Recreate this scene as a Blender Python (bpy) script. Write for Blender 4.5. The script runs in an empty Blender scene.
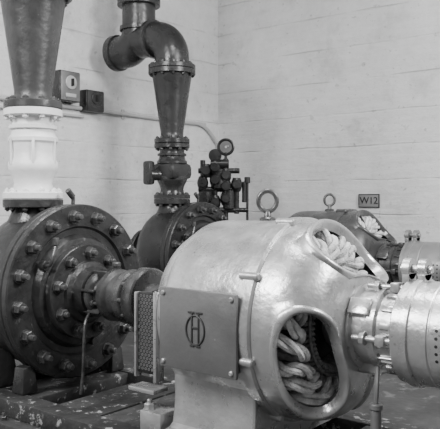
import bpy, bmesh, math, random
from mathutils import Vector, Matrix
random.seed(4)
pi=math.pi
scene=bpy.context.scene
V=Vector

# ------------------------------------------------------------ materials
def mat(name,c,rough=.5,metal=0.0,var=.15,scale=6,bump=.1,bscale=60,c2=None,thr=None,rvar=.12):
    m=bpy.data.materials.new(name); m.use_nodes=True
    nt=m.node_tree; N=nt.nodes; L=nt.links
    b=N['Principled BSDF']
    b.inputs['Metallic'].default_value=metal
    tc=N.new('ShaderNodeTexCoord')
    n=N.new('ShaderNodeTexNoise'); n.inputs['Scale'].default_value=scale; n.inputs['Detail'].default_value=6
    n.inputs['Roughness'].default_value=.6
    L.new(tc.outputs['Object'],n.inputs['Vector'])
    r=N.new('ShaderNodeValToRGB')
    lo=c*(1-var); hi=c*(1+var)
    r.color_ramp.elements[0].position=.3; r.color_ramp.elements[0].color=(lo,lo,lo,1)
    r.color_ramp.elements[1].position=.7; r.color_ramp.elements[1].color=(hi,hi,hi,1)
    L.new(n.outputs['Fac'],r.inputs['Fac'])
    mr=N.new('ShaderNodeMapRange'); mr.inputs[1].default_value=.3; mr.inputs[2].default_value=.7
    mr.inputs[3].default_value=max(rough-rvar,.05); mr.inputs[4].default_value=rough+rvar
    nr=N.new('ShaderNodeTexNoise'); nr.inputs['Scale'].default_value=scale*1.7; nr.inputs['Detail'].default_value=5
    L.new(tc.outputs['Object'],nr.inputs['Vector']); L.new(nr.outputs['Fac'],mr.inputs[0]); L.new(mr.outputs[0],b.inputs['Roughness'])
    col=r.outputs['Color']
    if c2 is not None:
        n2=N.new('ShaderNodeTexNoise'); n2.inputs['Scale'].default_value=scale*3.3; n2.inputs['Detail'].default_value=9
        n2.inputs['Roughness'].default_value=.7
        L.new(tc.outputs['Object'],n2.inputs['Vector'])
        r2=N.new('ShaderNodeValToRGB')
        r2.color_ramp.elements[0].position=thr; r2.color_ramp.elements[0].color=(0,0,0,1)
        r2.color_ramp.elements[1].position=thr+.05; r2.color_ramp.elements[1].color=(1,1,1,1)
        L.new(n2.outputs['Fac'],r2.inputs['Fac'])
        mx=N.new('ShaderNodeMix'); mx.data_type='RGBA'
        L.new(r2.outputs['Color'],mx.inputs[0]); L.new(col,mx.inputs[6])
        mx.inputs[7].default_value=(c2,c2,c2,1)
        col=mx.outputs[2]
    L.new(col,b.inputs['Base Color'])
    if bump:
        nb=N.new('ShaderNodeTexNoise'); nb.inputs['Scale'].default_value=bscale; nb.inputs['Detail'].default_value=3
        L.new(tc.outputs['Object'],nb.inputs['Vector'])
        bp=N.new('ShaderNodeBump'); bp.inputs['Strength'].default_value=bump; bp.inputs['Distance'].default_value=.01
        L.new(nb.outputs['Fac'],bp.inputs['Height']); L.new(bp.outputs['Normal'],b.inputs['Normal'])
    return m

M_SILVER=mat('silver_paint',.47,.32,.70,.20,5,.24,34,c2=.24,thr=.61)
M_PLATE=mat('plate_paint',.15,.42,.4,.14,4,.14,45,c2=.25,thr=.66)
M_PLATE2=mat('plate_emblem',.045,.45,.3,.08,4,.05,60)
M_DARKMOT=mat('dark_motor_paint',.05,.3,.2,.15,5,.08,60)
M_MID=mat('mid_gray_paint',.20,.38,.4,.12,6,.1,60)
M_PUMP=mat('pump_paint',.026,.36,.15,.5,5,.4,30,c2=.10,thr=.61)
M_PUMP2=mat('pump_paint_dark',.020,.34,.15,.3,5,.2,45)
M_NUT=mat('nut_steel',.08,.35,.5,.5,25,.1,60)
M_WHITE=mat('white_paint',.72,.45,0,.07,5,.25,25,c2=.40,thr=.66)
M_PIPE=mat('pipe_paint',.026,.3,.1,.35,4,.3,22,c2=.07,thr=.70)
M_PIPEL=mat('pipe_paint_faded',.040,.34,.1,.35,4,.3,22,c2=.11,thr=.66)
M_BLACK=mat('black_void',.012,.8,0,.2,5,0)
M_COIL=mat('coil_wrap',.58,.65,0,.35,22,.8,110)
M_COILD=mat('coil_core',.20,.75,0,.5,30,.6,120)
M_BASE=mat('base_weathered',.028,.6,.1,.5,4,.7,26,c2=.30,thr=.565)
M_COND=mat('conduit_gray',.44,.45,.1,.1,5,.05)
M_MIDP=mat('bearing_paint',.07,.33,.4,.5,8,.15,50)
M_STEEL2=mat('coupling_steel',.11,.28,.7,.45,9,.08,50)
M_WOOD=mat('weathered_plank',.035,.75,0,.5,7,.7,40,c2=.26,thr=.60)

def wallmat(name,base):
    m=bpy.data.materials.new(name); m.use_nodes=True
    nt=m.node_tree; N=nt.nodes; L=nt.links
    b=N['Principled BSDF']; b.inputs['Roughness'].default_value=.75
    tc=N.new('ShaderNodeTexCoord'); sep=N.new('ShaderNodeSeparateXYZ'); L.new(tc.outputs['Object'],sep.inputs[0])
    def math_(op,a,bv=None,c=None):
        n=N.new('ShaderNodeMath'); n.operation=op
        for i,x in enumerate((a,bv,c)):
            if x is None: continue
            if isinstance(x,(int,float)): n.inputs[i].default_value=x
            else: L.new(x,n.inputs[i])
        return n.outputs[0]
    def noise(s,d=4,stretch=None,rg=.5):
        n=N.new('ShaderNodeTexNoise'); n.inputs['Scale'].default_value=s; n.inputs['Detail'].default_value=d; n.inputs['Roughness'].default_value=rg
        if stretch:
            mp=N.new('ShaderNodeMapping'); mp.inputs['Scale'].default_value=stretch
            L.new(tc.outputs['Object'],mp.inputs[0]); L.new(mp.outputs[0],n.inputs['Vector'])
        else: L.new(tc.outputs['Object'],n.inputs['Vector'])
        return n.outputs['Fac']
    def clampr(x,lo,hi):
        n=N.new('ShaderNodeMapRange'); n.inputs[1].default_value=lo; n.inputs[2].default_value=hi
        L.new(x,n.inputs[0]); return n.outputs[0]
    wob=math_('MULTIPLY',noise(1.1),.06)
    z=math_('ADD',sep.outputs['Z'],wob)
    fr=math_('PINGPONG',z,.23)
    line=clampr(fr,.016,.0)
    msk=math_('MULTIPLY',line,clampr(noise(1.9,5),.40,.62))
    big=noise(.8,6); fine=noise(10,8,None,.7); streak=noise(2.0,5,(1,1,5)); drip=noise(3.0,5,(1.5,1.5,.35))
    stain=clampr(noise(2.1,9,None,.68),.53,.70)
    pits=clampr(noise(15,4),.67,.72)
    specks=clampr(noise(6,5,None,.6),.67,.70)
    v=math_('ADD',base-.26,math_('MULTIPLY',big,.24))
    v=math_('ADD',v,math_('MULTIPLY',fine,.18))
    v=math_('ADD',v,math_('MULTIPLY',streak,.12))
    v=math_('ADD',v,math_('MULTIPLY',drip,.12))
    v=math_('SUBTRACT',v,math_('MULTIPLY',msk,.07))
    v=math_('SUBTRACT',v,math_('MULTIPLY',stain,.13))
    v=math_('SUBTRACT',v,math_('MULTIPLY',pits,.18))
    v=math_('SUBTRACT',v,math_('MULTIPLY',specks,.14))
    cb=N.new('ShaderNodeCombineColor')
    for i in range(3): L.new(v,cb.inputs[i])
    L.new(cb.outputs[0],b.inputs['Base Color'])
    bp=N.new('ShaderNodeBump'); bp.inputs['Strength'].default_value=.6; bp.inputs['Distance'].default_value=.03
    h=math_('SUBTRACT',math_('ADD',math_('MULTIPLY',fine,.7),math_('MULTIPLY',streak,.9)),math_('MULTIPLY',msk,.8))
    L.new(h,bp.inputs['Height']); L.new(bp.outputs['Normal'],b.inputs['Normal'])
    return m
M_WALL=wallmat('painted_board_formed_concrete',.57)
M_FLOOR=mat('concrete_floor',.045,.6,0,.5,2,.4,20,c2=.10,thr=.58)
M_CEIL=mat('ceiling_concrete',.5,.8,0,.1,2,.1,20)

# ------------------------------------------------------------ mesh tools
def axm(o,d):
    d=V(d).normalized()
    return Matrix.Translation(V(o))@d.to_track_quat('Z','Y').to_matrix().to_4x4()
def lathe(bm,prof,M,seg=64,closed=False):
    rings=[]
    for r,h in prof:
        if r<1e-6: rings.append([bm.verts.new(M@V((0,0,h)))])
        else: rings.append([bm.verts.new(M@V((r*math.cos(2*pi*i/seg),r*math.sin(2*pi*i/seg),h))) for i in range(seg)])
    prs=list(zip(rings,rings[1:]))
    if closed: prs.append((rings[-1],rings[0]))
    for a,b in prs:
        if len(a)==1 and len(b)==1: continue
        for i in range(seg):
            j=(i+1)%seg
            if len(a)==1: bm.faces.new((a[0],b[j],b[i]))
            elif len(b)==1: bm.faces.new((a[i],a[j],b[0]))
            else: bm.faces.new((a[i],a[j],b[j],b[i]))
def cyl(bm,p1,p2,r,seg=24,r2=None,bev=.15):
    p1=V(p1);p2=V(p2);h=(p2-p1).length
    r2=r if r2 is None else r2
    e=min(r*bev,h*.3)
    lathe(bm,[(0,0),(r-e,0),(r,e),(r2,h-e),(r2-e,h),(0,h)],axm(p1,p2-p1),seg)
def box(bm,c,s,bev=.008,M=None,taper=None):
    g=bmesh.ops.create_cube(bm,size=1)
    vs=g['verts']
    for v in vs:
        v.co=V((v.co.x*s[0],v.co.y*s[1],v.co.z*s[2]))
        if taper and v.co.z>0: v.co.x*=taper[0]; v.co.y*=taper[1]
        v.co+=V(c)
        if M: v.co=M@v.co
    if bev:
        es=list({e for v in vs for e in v.link_edges})
        bmesh.ops.bevel(bm,geom=es,offset=bev,segments=2,profile=.5,affect='EDGES')
def smoothpts(pts,n=6,cyc=False):
    P=[V(p) for p in pts]; out=[]
    m=len(P); rng=range(m if cyc else m-1)
    for i in rng:
        if cyc: a,b,c,d=P[i-1],P[i],P[(i+1)%m],P[(i+2)%m]
        else: a=P[max(i-1,0)];b=P[i];c=P[i+1];d=P[min(i+2,m-1)]
        for k in range(n):
            t=k/n
            out.append(.5*((2*b)+(c-a)*t+(2*a-5*b+4*c-d)*t*t+(3*b-a-3*c+d)*t**3))
    if not cyc: out.append(P[-1])
    return out
def frames(P,cyc=False):
    m=len(P); T=[]
    for i in range(m):
        a=P[i-1] if (i>0 or cyc) else P[i]; b=P[(i+1)%m] if (i<m-1 or cyc) else P[i]
        T.append((b-a).normalized())
    n=T[0].orthogonal().normalized(); out=[]
    for i in range(m):
        n=(n-T[i]*n.dot(T[i])).normalized(); out.append((n.copy(),T[i].cross(n)))
    return out
def tube(bm,pts,r,seg=10,cyc=False,caps=True):
    P=[V(p) for p in pts]; m=len(P)
    rr=r if isinstance(r,(list,tuple)) else [r]*m
    rings=[]
    for i,(n,q) in enumerate(frames(P,cyc)):
        rings.append([bm.verts.new(P[i]+rr[i]*(math.cos(2*pi*k/seg)*n+math.sin(2*pi*k/seg)*q)) for k in range(seg)])
    pr=list(zip(rings,rings[1:]))
    if cyc: pr.append((rings[-1],rings[0]))
    for a,b in pr:
        for k in range(seg):
            j=(k+1)%seg; bm.faces.new((a[k],a[j],b[j],b[k]))
    if caps and not cyc:
        bm.faces.new(list(reversed(rings[0]))); bm.faces.new(rings[-1])
def rope(bm,pts,off,r,strands=3,turns=1.5,seg=7,ph=0):
    P=[V(p) for p in pts]; F=frames(P); m=len(P)
    for s in range(strands):
        Q=[]
        for i in range(m):
            a=ph+2*pi*(s/strands+turns*i/(m-1)); n,q=F[i]
            Q.append(P[i]+off*(math.cos(a)*n+math.sin(a)*q))
        tube(bm,Q,r,seg)
def nut(bm,o,d,r,h,stud=.5,sr=.5,washer=True):
    M=axm(o,d)@Matrix.Rotation(random.random()*pi,4,'Z')
    if washer: lathe(bm,[(0,0),(r*1.15,0),(r*1.15,h*.12),(0,h*.12)],M,16)
    lathe(bm,[(r,h*.1),(r,h*.88),(r*.86,h),(0,h)],M,6)
    if stud: lathe(bm,[(r*sr,h*.9),(r*sr,h*(1+stud)-.004),(r*sr*.75,h*(1+stud)),(0,h*(1+stud))],M,12)
def ringnuts(bm,c,d,R,n,r,h,stud=.5,ph=0,sr=.5):
    M=axm(c,d)
    for i in range(n):
        a=2*pi*(i+ph)/n
        nut(bm,M@V((R*math.cos(a),R*math.sin(a),0)),d,r,h,stud,sr)
def flange(bm,bn,c,d,r,th,n,bore=0,nr=.02):
    M=axm(c,d); e=.006
    lathe(bm,[(bore,0),(r-e,0),(r,e),(r,th-e),(r-e,th),(bore,th)],M,56)
    if bn is not None:
        tip=M@V((0,0,th)); dd=V(d).normalized()
        ringnuts(bn,tip,dd,r*.84,n,nr,nr*.9,.5,.5)
def fin(bm,name,m,parent=None,angle=35,loc=(0,0,0)):
    bmesh.ops.remove_doubles(bm,verts=bm.verts,dist=1e-5)
    bmesh.ops.recalc_face_normals(bm,faces=bm.faces)
    me=bpy.data.meshes.new(name); bm.to_mesh(me); bm.free()
    me.polygons.foreach_set('use_smooth',[True]*len(me.polygons))
    me.set_sharp_from_angle(angle=math.radians(angle))
    me.materials.append(m)
    o=bpy.data.objects.new(name,me); scene.collection.objects.link(o)
    o.location=loc
    if parent: o.parent=parent
    return o
def empty(name,loc):
    e=bpy.data.objects.new(name,None); e.empty_display_size=.2; e.location=loc
    scene.collection.objects.link(e); return e
def B(): return bmesh.new()
XA=(1,0,0)
AZ=.85

# ------------------------------------------------------------ room
XL=-3.0; YR=5.38; H=5.4
def slab(name,c,s,m):
    b=B(); box(b,(0,0,0),s,0); return fin(b,name,m,loc=c)
slab('floor',(1.6,.2,-.1),(9.6,10.76,.2),M_FLOOR)
slab('wall_left',(XL-.1,.2,H/2),(.2,10.76,H),M_WALL)
slab('wall_right',(1.6,YR+.1,H/2),(9.4,.2,H),M_WALL)
slab('ceiling',(1.6,.2,H+.1),(9.6,10.76,.2),M_CEIL)

# ------------------------------------------------------------ machine base
def machine_base(loc):
    e=empty('machine_base',loc)
    b=B()
    box(b,(1.15,0,.045),(4.3,1.36,.09),.01)
    box(b,(1.15,-.50,.145),(4.1,.16,.11),.01)
    box(b,(1.15,.50,.145),(4.1,.16,.11),.01)
    for x in (-.75,-.05,.55,.95,2.1,3.1): box(b,(x,0,.14),(.2,.9,.10),.01)
    fin(b,'bed_frame',M_BASE,e)
    b=B()
    box(b,(.42,-.10,.158),(.34,.74,.05),.006)
    box(b,(.80,-.10,.158),(.28,.74,.05),.006)
    fin(b,'cover_planks',M_WOOD,e)
    b=B()
    for x in (-.5,.0,.35,.75,1.3,1.9,2.5,3.0):
        for s in (-1,1): nut(b,(x,s*.63,.09),(0,0,1),.022,.025,.9)
    fin(b,'anchor_nuts',M_NUT,e)
    return e

# ------------------------------------------------------------ pump
def pump(loc,m=M_PUMP):
    e=empty('centrifugal_pump',loc)
    M=axm((0,0,AZ),XA)
    b=B()
    lathe(b,[(.0,-.02),(.605,-.055),(.61,-.05),(.61,-.008),(.60,0),(.455,0),(.44,-.02),(.40,-.02),(.37,.025),(.31,.035),(0,.035)],M,96)
    lathe(b,[(0,-.13),(.60,-.13),(.61,-.12),(.61,-.07),(.60,-.062),(0,-.062)],M,96)
    lathe(b,[(.50,-.12),(.52,-.2),(.55,-.3),(.56,-.4),(.55,-.5),(.50,-.6),(.40,-.68),(.27,-.72),(.2,-.75),(.18,-.85),(.18,-.92),(0,-.92)],M,72)
    flange(b,None,(-.96,0,AZ),XA,.27,.06,8)
    Z=axm((-.4,-.1,0),(0,0,1))
    lathe(b,[(.30,1.12),(.24,1.25),(.175,1.35),(.155,1.40),(.15,1.44),(0,1.44)],Z,48)
    flange(b,None,(-.4,-.1,1.435),(0,0,1),.215,.06,10)
    box(b,(-.09,-.40,.29),(.13,.13,.18),.015,taper=(.75,.75))
    box(b,(-.09,.40,.29),(.13,.13,.18),.015,taper=(.75,.75))
    box(b,(-.45,-.38,.33),(.3,.2,.26),.02,taper=(.7,.7))
    box(b,(-.45,.38,.33),(.3,.2,.26),.02,taper=(.7,.7))
    cyl(b,(0,-.33,AZ+.20),(.05,-.33,AZ+.20),.035)
    cyl(b,(0,.1,AZ-.37),(.05,.1,AZ-.37),.03)
    fin(b,'casing',m,e)
    b=B()
    lathe(b,[(0,.03),(.325,.03),(.33,.036),(.33,.085),(.325,.09),(.22,.09),(.21,.11),(.175,.12),(.165,.2),(0,.2)],M,72)
    rr=.32
    pts=[(-.96,0,AZ),(-1.0,0,AZ)]+[(-1.0-rr*math.sin(a),0,AZ-rr+rr*math.cos(a)) for a in [pi/16*k for k in range(1,9)]]+[(-1.32,0,.0)]
    tube(b,pts,.17,32)
    fin(b,'stuffing_box_flange',m,e)
    b=B()
    ringnuts(b,(0,0,AZ),XA,.525,16,.042,.05,.8,.3)
    ringnuts(b,(.09,0,AZ),XA,.272,9,.038,.045,.6,.2)
    ringnuts(b,(-.4,-.1,1.437),(0,0,-1),.18,10,.022,.022,.4,.5)
    fin(b,'cover_nuts',M_NUT,e)
    b=B()
    lathe(b,[(.10,.19),(.14,.2),(.15,.21),(.15,.24),(.14,.25),(.11,.26),(.105,.30),(.13,.31),(.135,.335),(.165,.345),(.175,.36),(.175,.40),(.165,.41),(.15,.42),(.145,.50),(.0,.50)],M,56)
    for k in range(6):
        R=Matrix.Translation((0,0,AZ))@Matrix.Rotation(pi/3*k+.3,4,'X')
        box(b,(.24,0,.13),(.16,.018,.07),.004,R)
    fin(b,'bearing_housing',M_MIDP,e)
    b=B()
    lathe(b,[(0,.50),(.165,.50),(.18,.51),(.18,.56),(.17,.57),(.15,.575),(.15,.60),(.17,.605),(.195,.61),(.20,.62),(.20,.69),(.19,.70),(.10,.705),(.09,.80),(.06,.81),(.06,.975)],M,56)
    fin(b,'shaft_coupling',M_STEEL2,e)
    b=B()
    for k in range(10):
        a=2*pi*k/10; cyl(b,(.555,.165*math.cos(a),AZ+.165*math.sin(a)),(.62,.165*math.cos(a),AZ+.165*math.sin(a)),.016,12)
    for s in (-1,1):
        cyl(b,(.2,s*.12,AZ+.05*s),(.32,s*.12,AZ+.05*s),.012); nut(b,(.255,s*.12,AZ+.05*s),XA,.022,.025)
    tube(b,smoothpts([(.22,-.10,AZ-.12),(.24,-.16,AZ-.18),(.25,-.18,AZ-.3),(.24,-.18,AZ-.5),(.24,-.2,.2)],6),.011,10)
    tube(b,smoothpts([(.03,-.33,AZ+.20),(.10,-.34,AZ+.21),(.13,-.34,AZ+.26),(.12,-.30,AZ+.36)],6),.012,10)
    cyl(b,(.12,-.31,AZ+.34),(.12,-.31,AZ+.39),.022)
    tube(b,smoothpts([(-.1,.02,AZ+.60),(-.1,.02,AZ+.66),(-.1,.0,AZ+.68)],6),.014,10)
    cyl(b,(-.1,.02,AZ+.66),(-.1,-.03,AZ+.71),.022)
    cyl(b,(.37,0,AZ+.16),(.37,0,AZ+.20),.02); cyl(b,(.37,0,AZ+.19),(.37,0,AZ+.22),.03)
    fin(b,'gland_fittings',M_NUT,e)
    return e

# ------------------------------------------------------------ motor (local x: body centre at 0)
def motor(loc,mb,mp,me_,full=True):
    e=empty('electric_motor',loc)
    M=axm((0,0,AZ),XA)
    b=B()
    lathe(b,[(.10,-.62),(.19,-.62),(.20,-.61),(.20,-.52),(.33,-.50),(.40,-.485),(.445,-.45),(.475,-.40),(.485,-.36),(.505,-.345),(.515,-.33),(.52,-.30),(.527,0),(.527,.17),(.535,.175),(.548,.185),(.548,.25),(.538,.26),(.525,.262),(.50,.262),(.50,.20)],M,128)
    prof=[]
    for k in range(8):
        a=math.radians(178+k*5.5); prof.append((.522*math.cos(a),AZ+.522*math.sin(a)))
    prof+=[(-.415,.44),(-.42,.36),(-.435,.28),(-.46,.26),(-.50,.255),(-.505,.25),(-.505,.205),(-.50,.2)]
    prof=prof+[(-y,z) for y,z in reversed(prof)]
    xs=[(-.335,.985),(-.325,1),(.195,1),(.205,.985)]
    rs=[[b.verts.new((xa,y*s,z)) for y,z in prof] for xa,s in xs]
    n=len(prof)
    for ra,rb in zip(rs,rs[1:]):
        for i in range(n):
            j=(i+1)%n; b.faces.new((ra[i],ra[j],rb[j],rb[i]))
    b.faces.new(list(reversed(rs[0]))); b.faces.new(rs[-1])
    fin(b,'stator_frame',mb,e,30)
    # end bell with three ventilation openings
    b=B()
    x0,r0,lx,lr=.25,.532,.35,.332
    def surf(th,s,off=0):
        ph=min(max(s,0),1)*pi/2
        x=x0+lx*max(math.sin(ph),0)**.80; r=r0-lr*(1-max(math.cos(ph),0)**.78)
        nx=math.sin(ph); nr=math.cos(ph)
        x+=off*nx; r+=off*nr
        return V((x,r*math.cos(th),AZ+r*math.sin(th)))
    NS=120
    cen=[math.radians(a) for a in (79,206,325)]
    edges=[math.radians(24.5),math.radians(146),math.radians(266),math.radians(384.5)]
    for q in range(3):
        lo,hi=edges[q],edges[q+1]; tc=(lo+hi)/2; hw=(hi-lo)/2
        opw=[.76,.66,.66][q]; ctr=(cen[q]-tc)/hw
        oph=[.76,.72,.72][q]; octr=[.10,.10,.10][q]
        rows=[]
        lev=[('in',-.045),('in',-.025),('in',-.006),('in2',.010),('in3',.016),(0,.016),(.05,.009),(.09,0),(.3,0),(.5,0),(.75,0),(1,0)]
        for (k,off) in lev:
            ring=[]
            for j in range(NS):
                a=2*pi*j/NS
                ca,sa=math.cos(a),math.sin(a)
                mm=max(abs(ca),abs(sa)); sq=V((ca/mm,sa/mm))
                ne=2.6
                sr=(abs(ca)**ne+abs(sa)**ne)**(-1/ne)
                se=V((ca*sr*opw+ctr,sa*sr*oph+octr))
                f={'in':0,'in2':.02,'in3':.06}.get(k,None) if isinstance(k,str) else .16+.84*k
                p=se.lerp(sq,f)
                ring.append(b.verts.new(surf(tc+p.x*hw,.5+.5*p.y,off)))
            rows.append(ring)
        for r1,r2 in zip(rows,rows[1:]):
            for j in range(NS):
                jj=(j+1)%NS
                b.faces.new((r1[j],r1[jj],r2[jj],r2[j]))
    fin(b,'end_bell',mb,e,50)
    b=B()
    lathe(b,[(.12,.42),(.205,.575),(.215,.585),(.215,.615),(.20,.62),(.19,.625),(.19,.70),(.205,.705),(.205,.74),(.185,.75),(.185,.84),(.14,.85)],M,72)
    for k in range(3):
        a=math.radians([54.5,175,294.5][k])
        R=Matrix.Translation((0,0,AZ))@Matrix.Rotation(a,4,'X')
        box(b,(.66,0,.20),(.11,.09,.05),.008,R)
    for k in range(14):
        R=Matrix.Translation((0,0,AZ))@Matrix.Rotation(2*pi*k/14,4,'X')
        box(b,(.795,0,.19),(.06,.03,.018),.004,R)
    fin(b,'bearing_hub',mb,e)
    b=B()
    lathe(b,[(0,.84),(.235,.84),(.25,.85),(.25,.89),(.262,.895),(.262,.93),(.25,.935),(.25,1.02),(.244,1.025),(.244,1.03),(.25,1.035),(.25,1.30),(.262,1.305),(.262,1.36),(.23,1.39),(.12,1.42),(0,1.43)],M,96)
    for dx in (.84,.92):
        lathe(b,[(.022,-.018),(.052,-.018),(.052,.018),(.022,.018)],axm((dx,0,AZ+.305),XA),28,True)
        box(b,(dx,0,AZ+.26),(.036,.09,.05),.003)
    cyl(b,(.80,0,AZ+.305),(.96,0,AZ+.305),.018)
    fin(b,'exciter_housing',me_,e)
    b=B()
    for i in range(5):
        for j in range(8):
            a=math.radians(166+i*8); x=1.07+j*.035
            dr=V((0,math.cos(a),math.sin(a))); c=V((x,0,AZ))+dr*.2502
            cyl(b,c-dr*.004,c+dr*.0012,.0075,12,bev=.05)
    fin(b,'exciter_vent_holes',M_BLACK,e)
    b=B()
    for a in (186,100,20,-60):
        a=math.radians(a); dr=V((0,math.cos(a),math.sin(a)))
        c=V((.80,0,AZ))+dr*.215
        cyl(b,c-V((.16,0,0)),c+V((.13,0,0)),.014); nut(b,c+V((.06,0,0)),XA,.028,.03,.3)
        nut(b,c-V((.09,0,0)),(-1,0,0),.028,.03,.3); nut(b,c+V((.12,0,0)),XA,.024,.02,.3)
        box(b,c-V((.01,0,0)),(.05,.05,.05),.008)
    for k in range(8):
        a=2*pi*(k+.35)/8
        y,z=.545*math.cos(a),.545*math.sin(a)
        cyl(b,(.16,y,AZ+z),(.275,y,AZ+z),.021,16,bev=.3)
    fin(b,'clamp_bolts',mb,e)
    b=B(); n=22
    for i in range(n):
        t0=2*pi*(i+random.uniform(-.2,.2))/n; jx=random.uniform(-.03,.01); jr=random.uniform(-.015,.006)
        k1=random.uniform(-.05,.05)
        def P(x,r,dt): return (x+jx,(r+jr)*math.cos(t0+dt),AZ+(r+jr)*math.sin(t0+dt))
        rope(b,smoothpts([P(.14,.465,0),P(.27,.465,0.02),P(.38,.45,.10+k1),P(.445,.405,.24-k1),P(.445,.35,.38+k1),P(.38,.31,.50),P(.25,.30,.56)],5),.019,.0165,3,1.6+random.uniform(-.4,.4),7,random.random()*6)
    fin(b,'winding_coils',M_COIL,e)
    b=B()
    for i in range(60):
        t0=2*pi*(i+.4)/60
        def P(x,r,dt): return (x,r*math.cos(t0+dt),AZ+r*math.sin(t0+dt))
        tube(b,[P(.2,.285,0),P(.41,.275,-.12),P(.45,.255,-.16),P(.42,.23,-.2),P(.2,.22,-.3)],.011,6)
    for (x,r) in ((.44,.275),(.33,.29)):
        tube(b,[(x,r*math.cos(2*pi*k/64),AZ+r*math.sin(2*pi*k/64)) for k in range(64)],.008,8,cyc=True)
    fin(b,'armature_coils',M_COILD,e)
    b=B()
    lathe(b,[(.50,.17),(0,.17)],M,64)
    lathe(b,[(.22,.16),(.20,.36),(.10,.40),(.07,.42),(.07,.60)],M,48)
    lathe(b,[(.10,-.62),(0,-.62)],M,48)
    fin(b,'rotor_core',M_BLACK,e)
    b=B()
    box(b,(-.52,-.41,AZ-.11),(.17,.05,.46),.01)
    box(b,(-.52,.41,AZ-.11),(.17,.05,.46),.01)
    cyl(b,(-.5,-.4,AZ+.1),(-.5,-.3,AZ+.12),.03)
    fin(b,'vent_guard_frame',M_PUMP2,e)
    b=B()
    for i in range(22):
        for j in range(6):
            x=-.583+j*.025+(i%2)*.0125; z=AZ-.31+i*.0195
            lathe(b,[(.0085,0),(.0085,.004),(.0045,.004),(.0045,0)],axm((x,-.434,z),(0,-1,0)),8,True)
    fin(b,'vent_guard_mesh',M_MID,e)
    b=B()
    box(b,(-.44,-.43,AZ-.12),(.022,.07,.5),.005)
    box(b,(-.60,-.43,AZ-.12),(.016,.05,.48),.005)
    box(b,(-.55,-.40,.42),(.20,.12,.025),.006)
    box(b,(-.46,-.40,.26),(.16,.16,.12),.012)
    nut(b,(-.50,-.44,.32),(0,0,1),.03,.035,.6)
    fin(b,'vent_guard_brackets',me_,e)
    b=B()
    box(b,(-.055,-.50,AZ-.025),(.47,.09,.385),.012)
    box(b,(-.055,-.553,AZ-.025),(.51,.022,.42),.008)
    fin(b,'terminal_box',mp,e)
    b=B()
    for sx in (-1,1):
        for sz in (-1,1):
            cyl(b,(-.055+sx*.225,-.56,AZ-.025+sz*.18),(-.055+sx*.225,-.575,AZ-.025+sz*.18),.013,16,bev=.4)
    fin(b,'terminal_box_screws',mb,e)
    b=B()
    cx,cz,y=-.06,AZ-.02,-.566
    tube(b,[(cx+.060*math.cos(2*pi*k/40),y,cz+.075*math.sin(2*pi*k/40)) for k in range(40)],.005,8,cyc=True)
    for s in (-1,1):
        box(b,(cx+s*.022,y,cz+.005),(.009,.008,.17),.002)
        box(b,(cx+s*.026,y,cz+.09),(.042,.008,.010),.002)
        box(b,(cx+s*.020,y,cz-.08),(.028,.008,.010),.002)
    box(b,(cx,y,cz+.012),(.05,.008,.010),.002)
    fin(b,'emblem',M_PLATE2,e)
    b=B()
    cyl(b,(0,0,AZ+.515),(0,0,AZ+.545),.045,24); cyl(b,(0,0,AZ+.54),(0,0,AZ+.58),.022,20,r2=.016)
    c=V((0,0,AZ+.635))
    u=V((.787,.617,0))
    tube(b,[c+.052*(math.cos(2*pi*k/40)*u+math.sin(2*pi*k/40)*V((0,0,1.1))) for k in range(40)],.0135,12,cyc=True)
    fin(b,'lifting_eye',M_NUT,e)
    b=B()
    box(b,(1.16,0,.40),(.20,.30,.41),.02,taper=(.8,.9))
    fin(b,'exciter_pedestal',me_,e)
    b=B()
    cyl(b,(.74,-.16,.34),(.74,-.16,.48),.026); cyl(b,(.74,-.16,.20),(.74,-.16,.36),.014); cyl(b,(.74,-.16,.48),(.74,-.16,.51),.033)
    tube(b,smoothpts([(.74,-.16,.51),(.74,-.15,.60),(.72,-.1,.68)],5),.012,8)
    fin(b,'oil_cup',M_MID,e)
    return e

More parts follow.
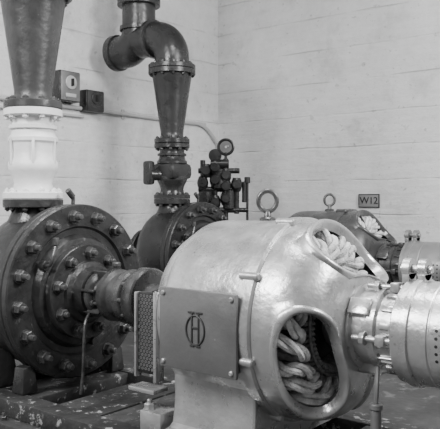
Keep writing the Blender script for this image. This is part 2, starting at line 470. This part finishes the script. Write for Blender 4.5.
# ------------------------------------------------------------ discharge pipe
def discharge(loc,second=False):
    e=empty('discharge_pipe',loc)
    mj=M_WHITE if not second else M_PIPE
    mpipe=M_PIPE if second else M_PIPEL
    Z=axm((0,0,0),(0,0,1)); up=(0,0,1)
    b=B(); bn=B()
    flange(b,bn,(0,0,1.497),up,.215,.05,10,nr=.022)
    lathe(b,[(.15,1.54),(.14,1.58),(.135,1.61),(.15,1.66),(.172,1.70),(.178,1.72),(.178,1.76),(.165,1.78),(.16,1.84),(.165,1.90),(.178,1.915),(.178,1.94),(.16,1.96),(.15,2.0),(.172,2.005),(.172,2.03),(.15,2.035),(.145,2.06),(.16,2.10)],Z,56)
    lathe(b,[(0,2.095),(.20,2.095),(.21,2.10),(.21,2.145),(.20,2.15),(0,2.15)],Z,56)
    ringnuts(bn,(0,0,2.095),(0,0,-1),.18,10,.022,.02,.4,.5)
    if second:
        cyl(b,(0,0,1.78),(-.12,-.26,1.78),.07) 
        box(b,(-.12,-.27,1.80),(.12,.10,.28),.03)
        box(b,(.0,0,1.82),(.36,.36,.2),.06)
    else:
        for k in range(6):
            a=2*pi*k/6+.4
            box(b,(.165,0,1.84),(.03,.02,.18),.005,Matrix.Rotation(a,4,'Z'))
    fin(b,'check_valve',mj,e); fin(bn,'check_valve_nuts',mj if not second else M_NUT,e)
    b=B(); bn=B()
    flange(b,bn,(0,0,2.152),up,.21,.055,10,nr=.022)
    lathe(b,[(.155,2.20),(.135,2.24),(.135,2.28),(.235,2.96),(.24,2.98)],Z,64)
    lathe(b,[(0,2.965),(.275,2.965),(.28,2.97),(.28,3.02),(.275,3.025),(0,3.025)],Z,56)
    flange(b,bn,(0,0,3.027),up,.28,.055,12,nr=.024)
    ringnuts(bn,(0,0,2.965),(0,0,-1),.245,12,.022,.02,.4,.5)
    if not second:
        tube(b,[(0,0,3.07),(0,0,H-.02)],.22,48)
    else:
        R=.205; q=.27; zt=3.16
        pts=[(0,0,3.06),(0,0,zt)]+[(-q+q*math.cos(a),0,zt+q*math.sin(a)) for a in [pi/20*k for k in range(1,11)]]+[(-.50,0,zt+q)]
        tube(b,pts,R,44)
        lathe(b,[(.20,-.03),(.235,-.025),(.235,.025),(.20,.03)],axm((-.29,0,zt+q),(-1,0,0)),48)
        cx=-.55; q2=.23; ze=3.57
        pts=[(cx,0,H-.02),(cx,0,ze+.4),(cx,0,ze)]+[(cx-q2+q2*math.cos(a),0,ze-q2*math.sin(a)) for a in [pi/20*k for k in range(1,11)]]+[(-.90,0,ze-q2)]
        tube(b,pts,R,44)
        lathe(b,[(.21,-.03),(.235,-.025),(.235,.025),(.21,.03)],axm((cx,0,ze+.02),up),48)
        flange(b,bn,(cx,0,ze+.30),up,.265,.05,10,nr=.022)
        flange(b,bn,(cx,0,ze+.355),up,.265,.05,10,nr=.022)
        flange(b,bn,(-.97,0,ze-q2),(1,0,0),.225,.09,10,nr=.018)
    fin(b,'reducer_pipe',mpipe,e); fin(bn,'flange_nuts',mpipe,e)
    return e

SH=V((-1.34,3.0,0))
machine_base((0,0,0)); machine_base(SH)
pump((0,0,0)); pump(SH,M_PUMP2)
discharge((-.4,-.1,0)); discharge((-.4+SH.x,-.1+SH.y,0),True)
motor((1.60,0,0),M_SILVER,M_PLATE,M_SILVER)
motor((1.60+SH.x+.06,SH.y,0),M_DARKMOT,M_DARKMOT,M_MID,False)

# ------------------------------------------------------------ gauge manifold by the second pump
e=empty('pressure_gauge_manifold',(-1.78,3.90,0))
u=V((.787,.617,0)); f=V((-.617,.787,0))
def Q(a,z,d=0): 
    p=u*a+f*d; return (p.x,p.y,z)
b=B()
box(b,(0,0,.03),(.36,.34,.06),.01)
for a,zt in ((-.24,2.0),(-.08,1.95),(.06,2.02),(.20,1.75)):
    cyl(b,Q(a,1.3),Q(a,zt),.034)
for a in (-.08,.06): cyl(b,Q(a,.05),Q(a,1.35),.034)
for z in (1.35,1.62,1.86):
    cyl(b,Q(-.30,z),Q(.24,z),.036)
for a,z in ((-.24,1.5),(-.08,1.74),(.06,1.5),(.20,1.68),(-.08,1.45),(.06,1.80),(-.2,1.86),(-.24,1.70),(.06,1.66),(-.08,1.90)):
    lathe(b,[(.0,-.09),(.05,-.09),(.068,-.04),(.075,0),(.068,.04),(.05,.09),(0,.09)],axm(Q(a,z),(0,0,1)),16)
    cyl(b,Q(a,z),Q(a,z,-.13),.022)
    lathe(b,[(.0,-.012),(.05,-.012),(.06,0),(.05,.012),(0,.012)],axm(Q(a,z,-.13),-f),16)
cyl(b,Q(-.14,1.95),Q(.10,1.95),.06)
cyl(b,Q(-.02,1.62),Q(-.02,1.86),.10,28)
cyl(b,Q(-.20,1.38),Q(-.20,1.60),.09,28); cyl(b,Q(.10,1.36),Q(.10,1.62),.08,28)
fin(b,'pipe_cluster',M_PUMP2,e)
b=B()
cyl(b,Q(.34,1.1),Q(.34,1.72),.017); cyl(b,Q(.34,1.70),Q(.34,1.78),.04); cyl(b,Q(.30,1.45),Q(.30,1.72),.03)
cyl(b,Q(.2,1.35),Q(.35,1.35),.03)
fin(b,'valve_spindle',M_PUMP2,e)
b=B()
cyl(b,Q(.06,2.0),Q(.06,2.10),.02)
lathe(b,[(0,-.05),(.10,-.05),(.115,-.03),(.115,.025),(.10,.03),(.080,.01),(0,.01)],axm(Q(.06,2.17),-f),40)
lathe(b,[(0,-.05),(.075,-.05),(.085,-.03),(.085,.025),(.0,.03)],axm(Q(-.08,2.06),-f),32)
fin(b,'gauge_case',M_PUMP2,e)
b=B()
lathe(b,[(0,.012),(.078,.012)],axm(Q(.06,2.17),-f),40)
fin(b,'gauge_dial',mat('gauge_dial_gray',.12,.4),e)
b=B()
box(b,Q(.07,2.18,-.016),(.07,.012,.012),.002,None); cyl(b,Q(.06,2.17,-.01),Q(.06,2.17,-.022),.015,12)
fin(b,'gauge_needle',M_COND,e)

# ------------------------------------------------------------ wall fittings
def wallbox(name,y,z,w,h,d,m,mf,md):
    e=empty(name,(XL,y,z))
    b=B(); box(b,(d/2,0,0),(d,w,h),.012)
    fin(b,'enclosure',m,e)
    b=B(); box(b,(d+.008,0,0),(.016,w*.92,h*.94),.006)
    fin(b,'front_cover',mf,e)
    b=B(); 
    cyl(b,(d+.014,-.0,h*.12),(d+.03,-.0,h*.12),w*.27,28); box(b,(d+.018,0,-h*.3),(.012,w*.5,h*.12),.003)
    fin(b,'dial_and_label',md,e)
    b=B(); box(b,(d+.05,-.0,h*.12),(.04,.02,.09),.004); cyl(b,(d/2,w/2,-h*.2),(d/2,w/2+.03,-h*.2),.02)
    fin(b,'switch_handle',M_BLACK,e)
    return e
wallbox('electrical_switch_box',2.27,2.86,.31,.37,.17,M_PIPE,M_MID,M_COND)
wallbox('relay_box',2.70,2.73,.29,.27,.14,M_PUMP2,M_PUMP,M_PIPE)
e=empty('wall_conduit',(XL,0,0))
b=B()
tube(b,smoothpts([(.035,-4.5,2.63),(.035,0,2.63),(.035,4.6,2.63),(.035,4.85,2.63),(.035,5.05,2.57),(.05,5.25,2.40),(.06,5.31,2.28),(.06,5.315,1.6),(.06,5.315,.0)],8),.027,14)
tube(b,[(.03,-4.5,2.53),(.03,2.6,2.53)],.018,12)
fin(b,'conduit_pipe',M_COND,e)
b=B()
for y in (-3,-1,.6,1.9,3.3,4.4): box(b,(.012,y,2.63),(.024,.05,.13),.004)
fin(b,'pipe_clips',M_COND,e)

M_SIGN=mat('sign_gray',.19,.5,0,.1,5,.02)
e=empty('unit_number_sign',(-.40,YR-.001,1.47))
b=B(); box(b,(0,-.01,0),(.31,.02,.185),.004); fin(b,'sign_plate',M_SIGN,e)
b=B()
for c,s in (((0,-.024,.085),(.30,.008,.008)),((0,-.024,-.085),(.30,.008,.008)),((-.148,-.024,0),(.008,.008,.175)),((.148,-.024,0),(.008,.008,.175))):
    box(b,c,s,0)
fin(b,'sign_border',M_BLACK,e)
cu=bpy.data.curves.new('sign_text','FONT'); cu.body='W12'; cu.size=.13; cu.align_x='CENTER'; cu.align_y='CENTER'; cu.extrude=.003
t=bpy.data.objects.new('sign_text',cu); scene.collection.objects.link(t); t.parent=e
t.location=(0,-.023,0); t.rotation_euler=(pi/2,0,0); cu.materials.append(M_BLACK)

# ------------------------------------------------------------ camera & light
cd=bpy.data.cameras.new('camera'); cam=bpy.data.objects.new('camera',cd); scene.collection.objects.link(cam)
cam.location=(3.833,-3.285,1.5); cam.rotation_euler=(pi/2,0,math.asin(.617))
cd.sensor_width=36; cd.lens=700/440*36; cd.shift_y=-16.0/440; cd.clip_start=.05
scene.camera=cam

def area(name,loc,target,size,power,sy=None):
    l=bpy.data.lights.new(name,'AREA'); l.energy=power; l.size=size
    if sy: l.shape='RECTANGLE'; l.size_y=sy
    o=bpy.data.objects.new(name,l); scene.collection.objects.link(o)
    o.location=loc; o.rotation_euler=(V(target)-V(loc)).to_track_quat('-Z','Y').to_euler()
area('added_key_light',(.2,-4.4,4.6),(0.6,1.5,.8),2.4,490,1.6)  # area lamp added as key light; no window is built there
area('added_side_light',(6.0,1.5,4.4),(0,2.5,1.0),2.0,520,1.6)  # second added lamp, brightens from the open side without any window
area('added_overhead_light',(1.6,.2,5.3),(1.6,.2,0),1.4,200,1.4)  # lamp added under the closed ceiling to light the machines from above
w=bpy.data.worlds.new('world'); scene.world=w; w.use_nodes=True
w.node_tree.nodes['Background'].inputs[0].default_value=(.9,.9,.9,1)
w.node_tree.nodes['Background'].inputs[1].default_value=.36
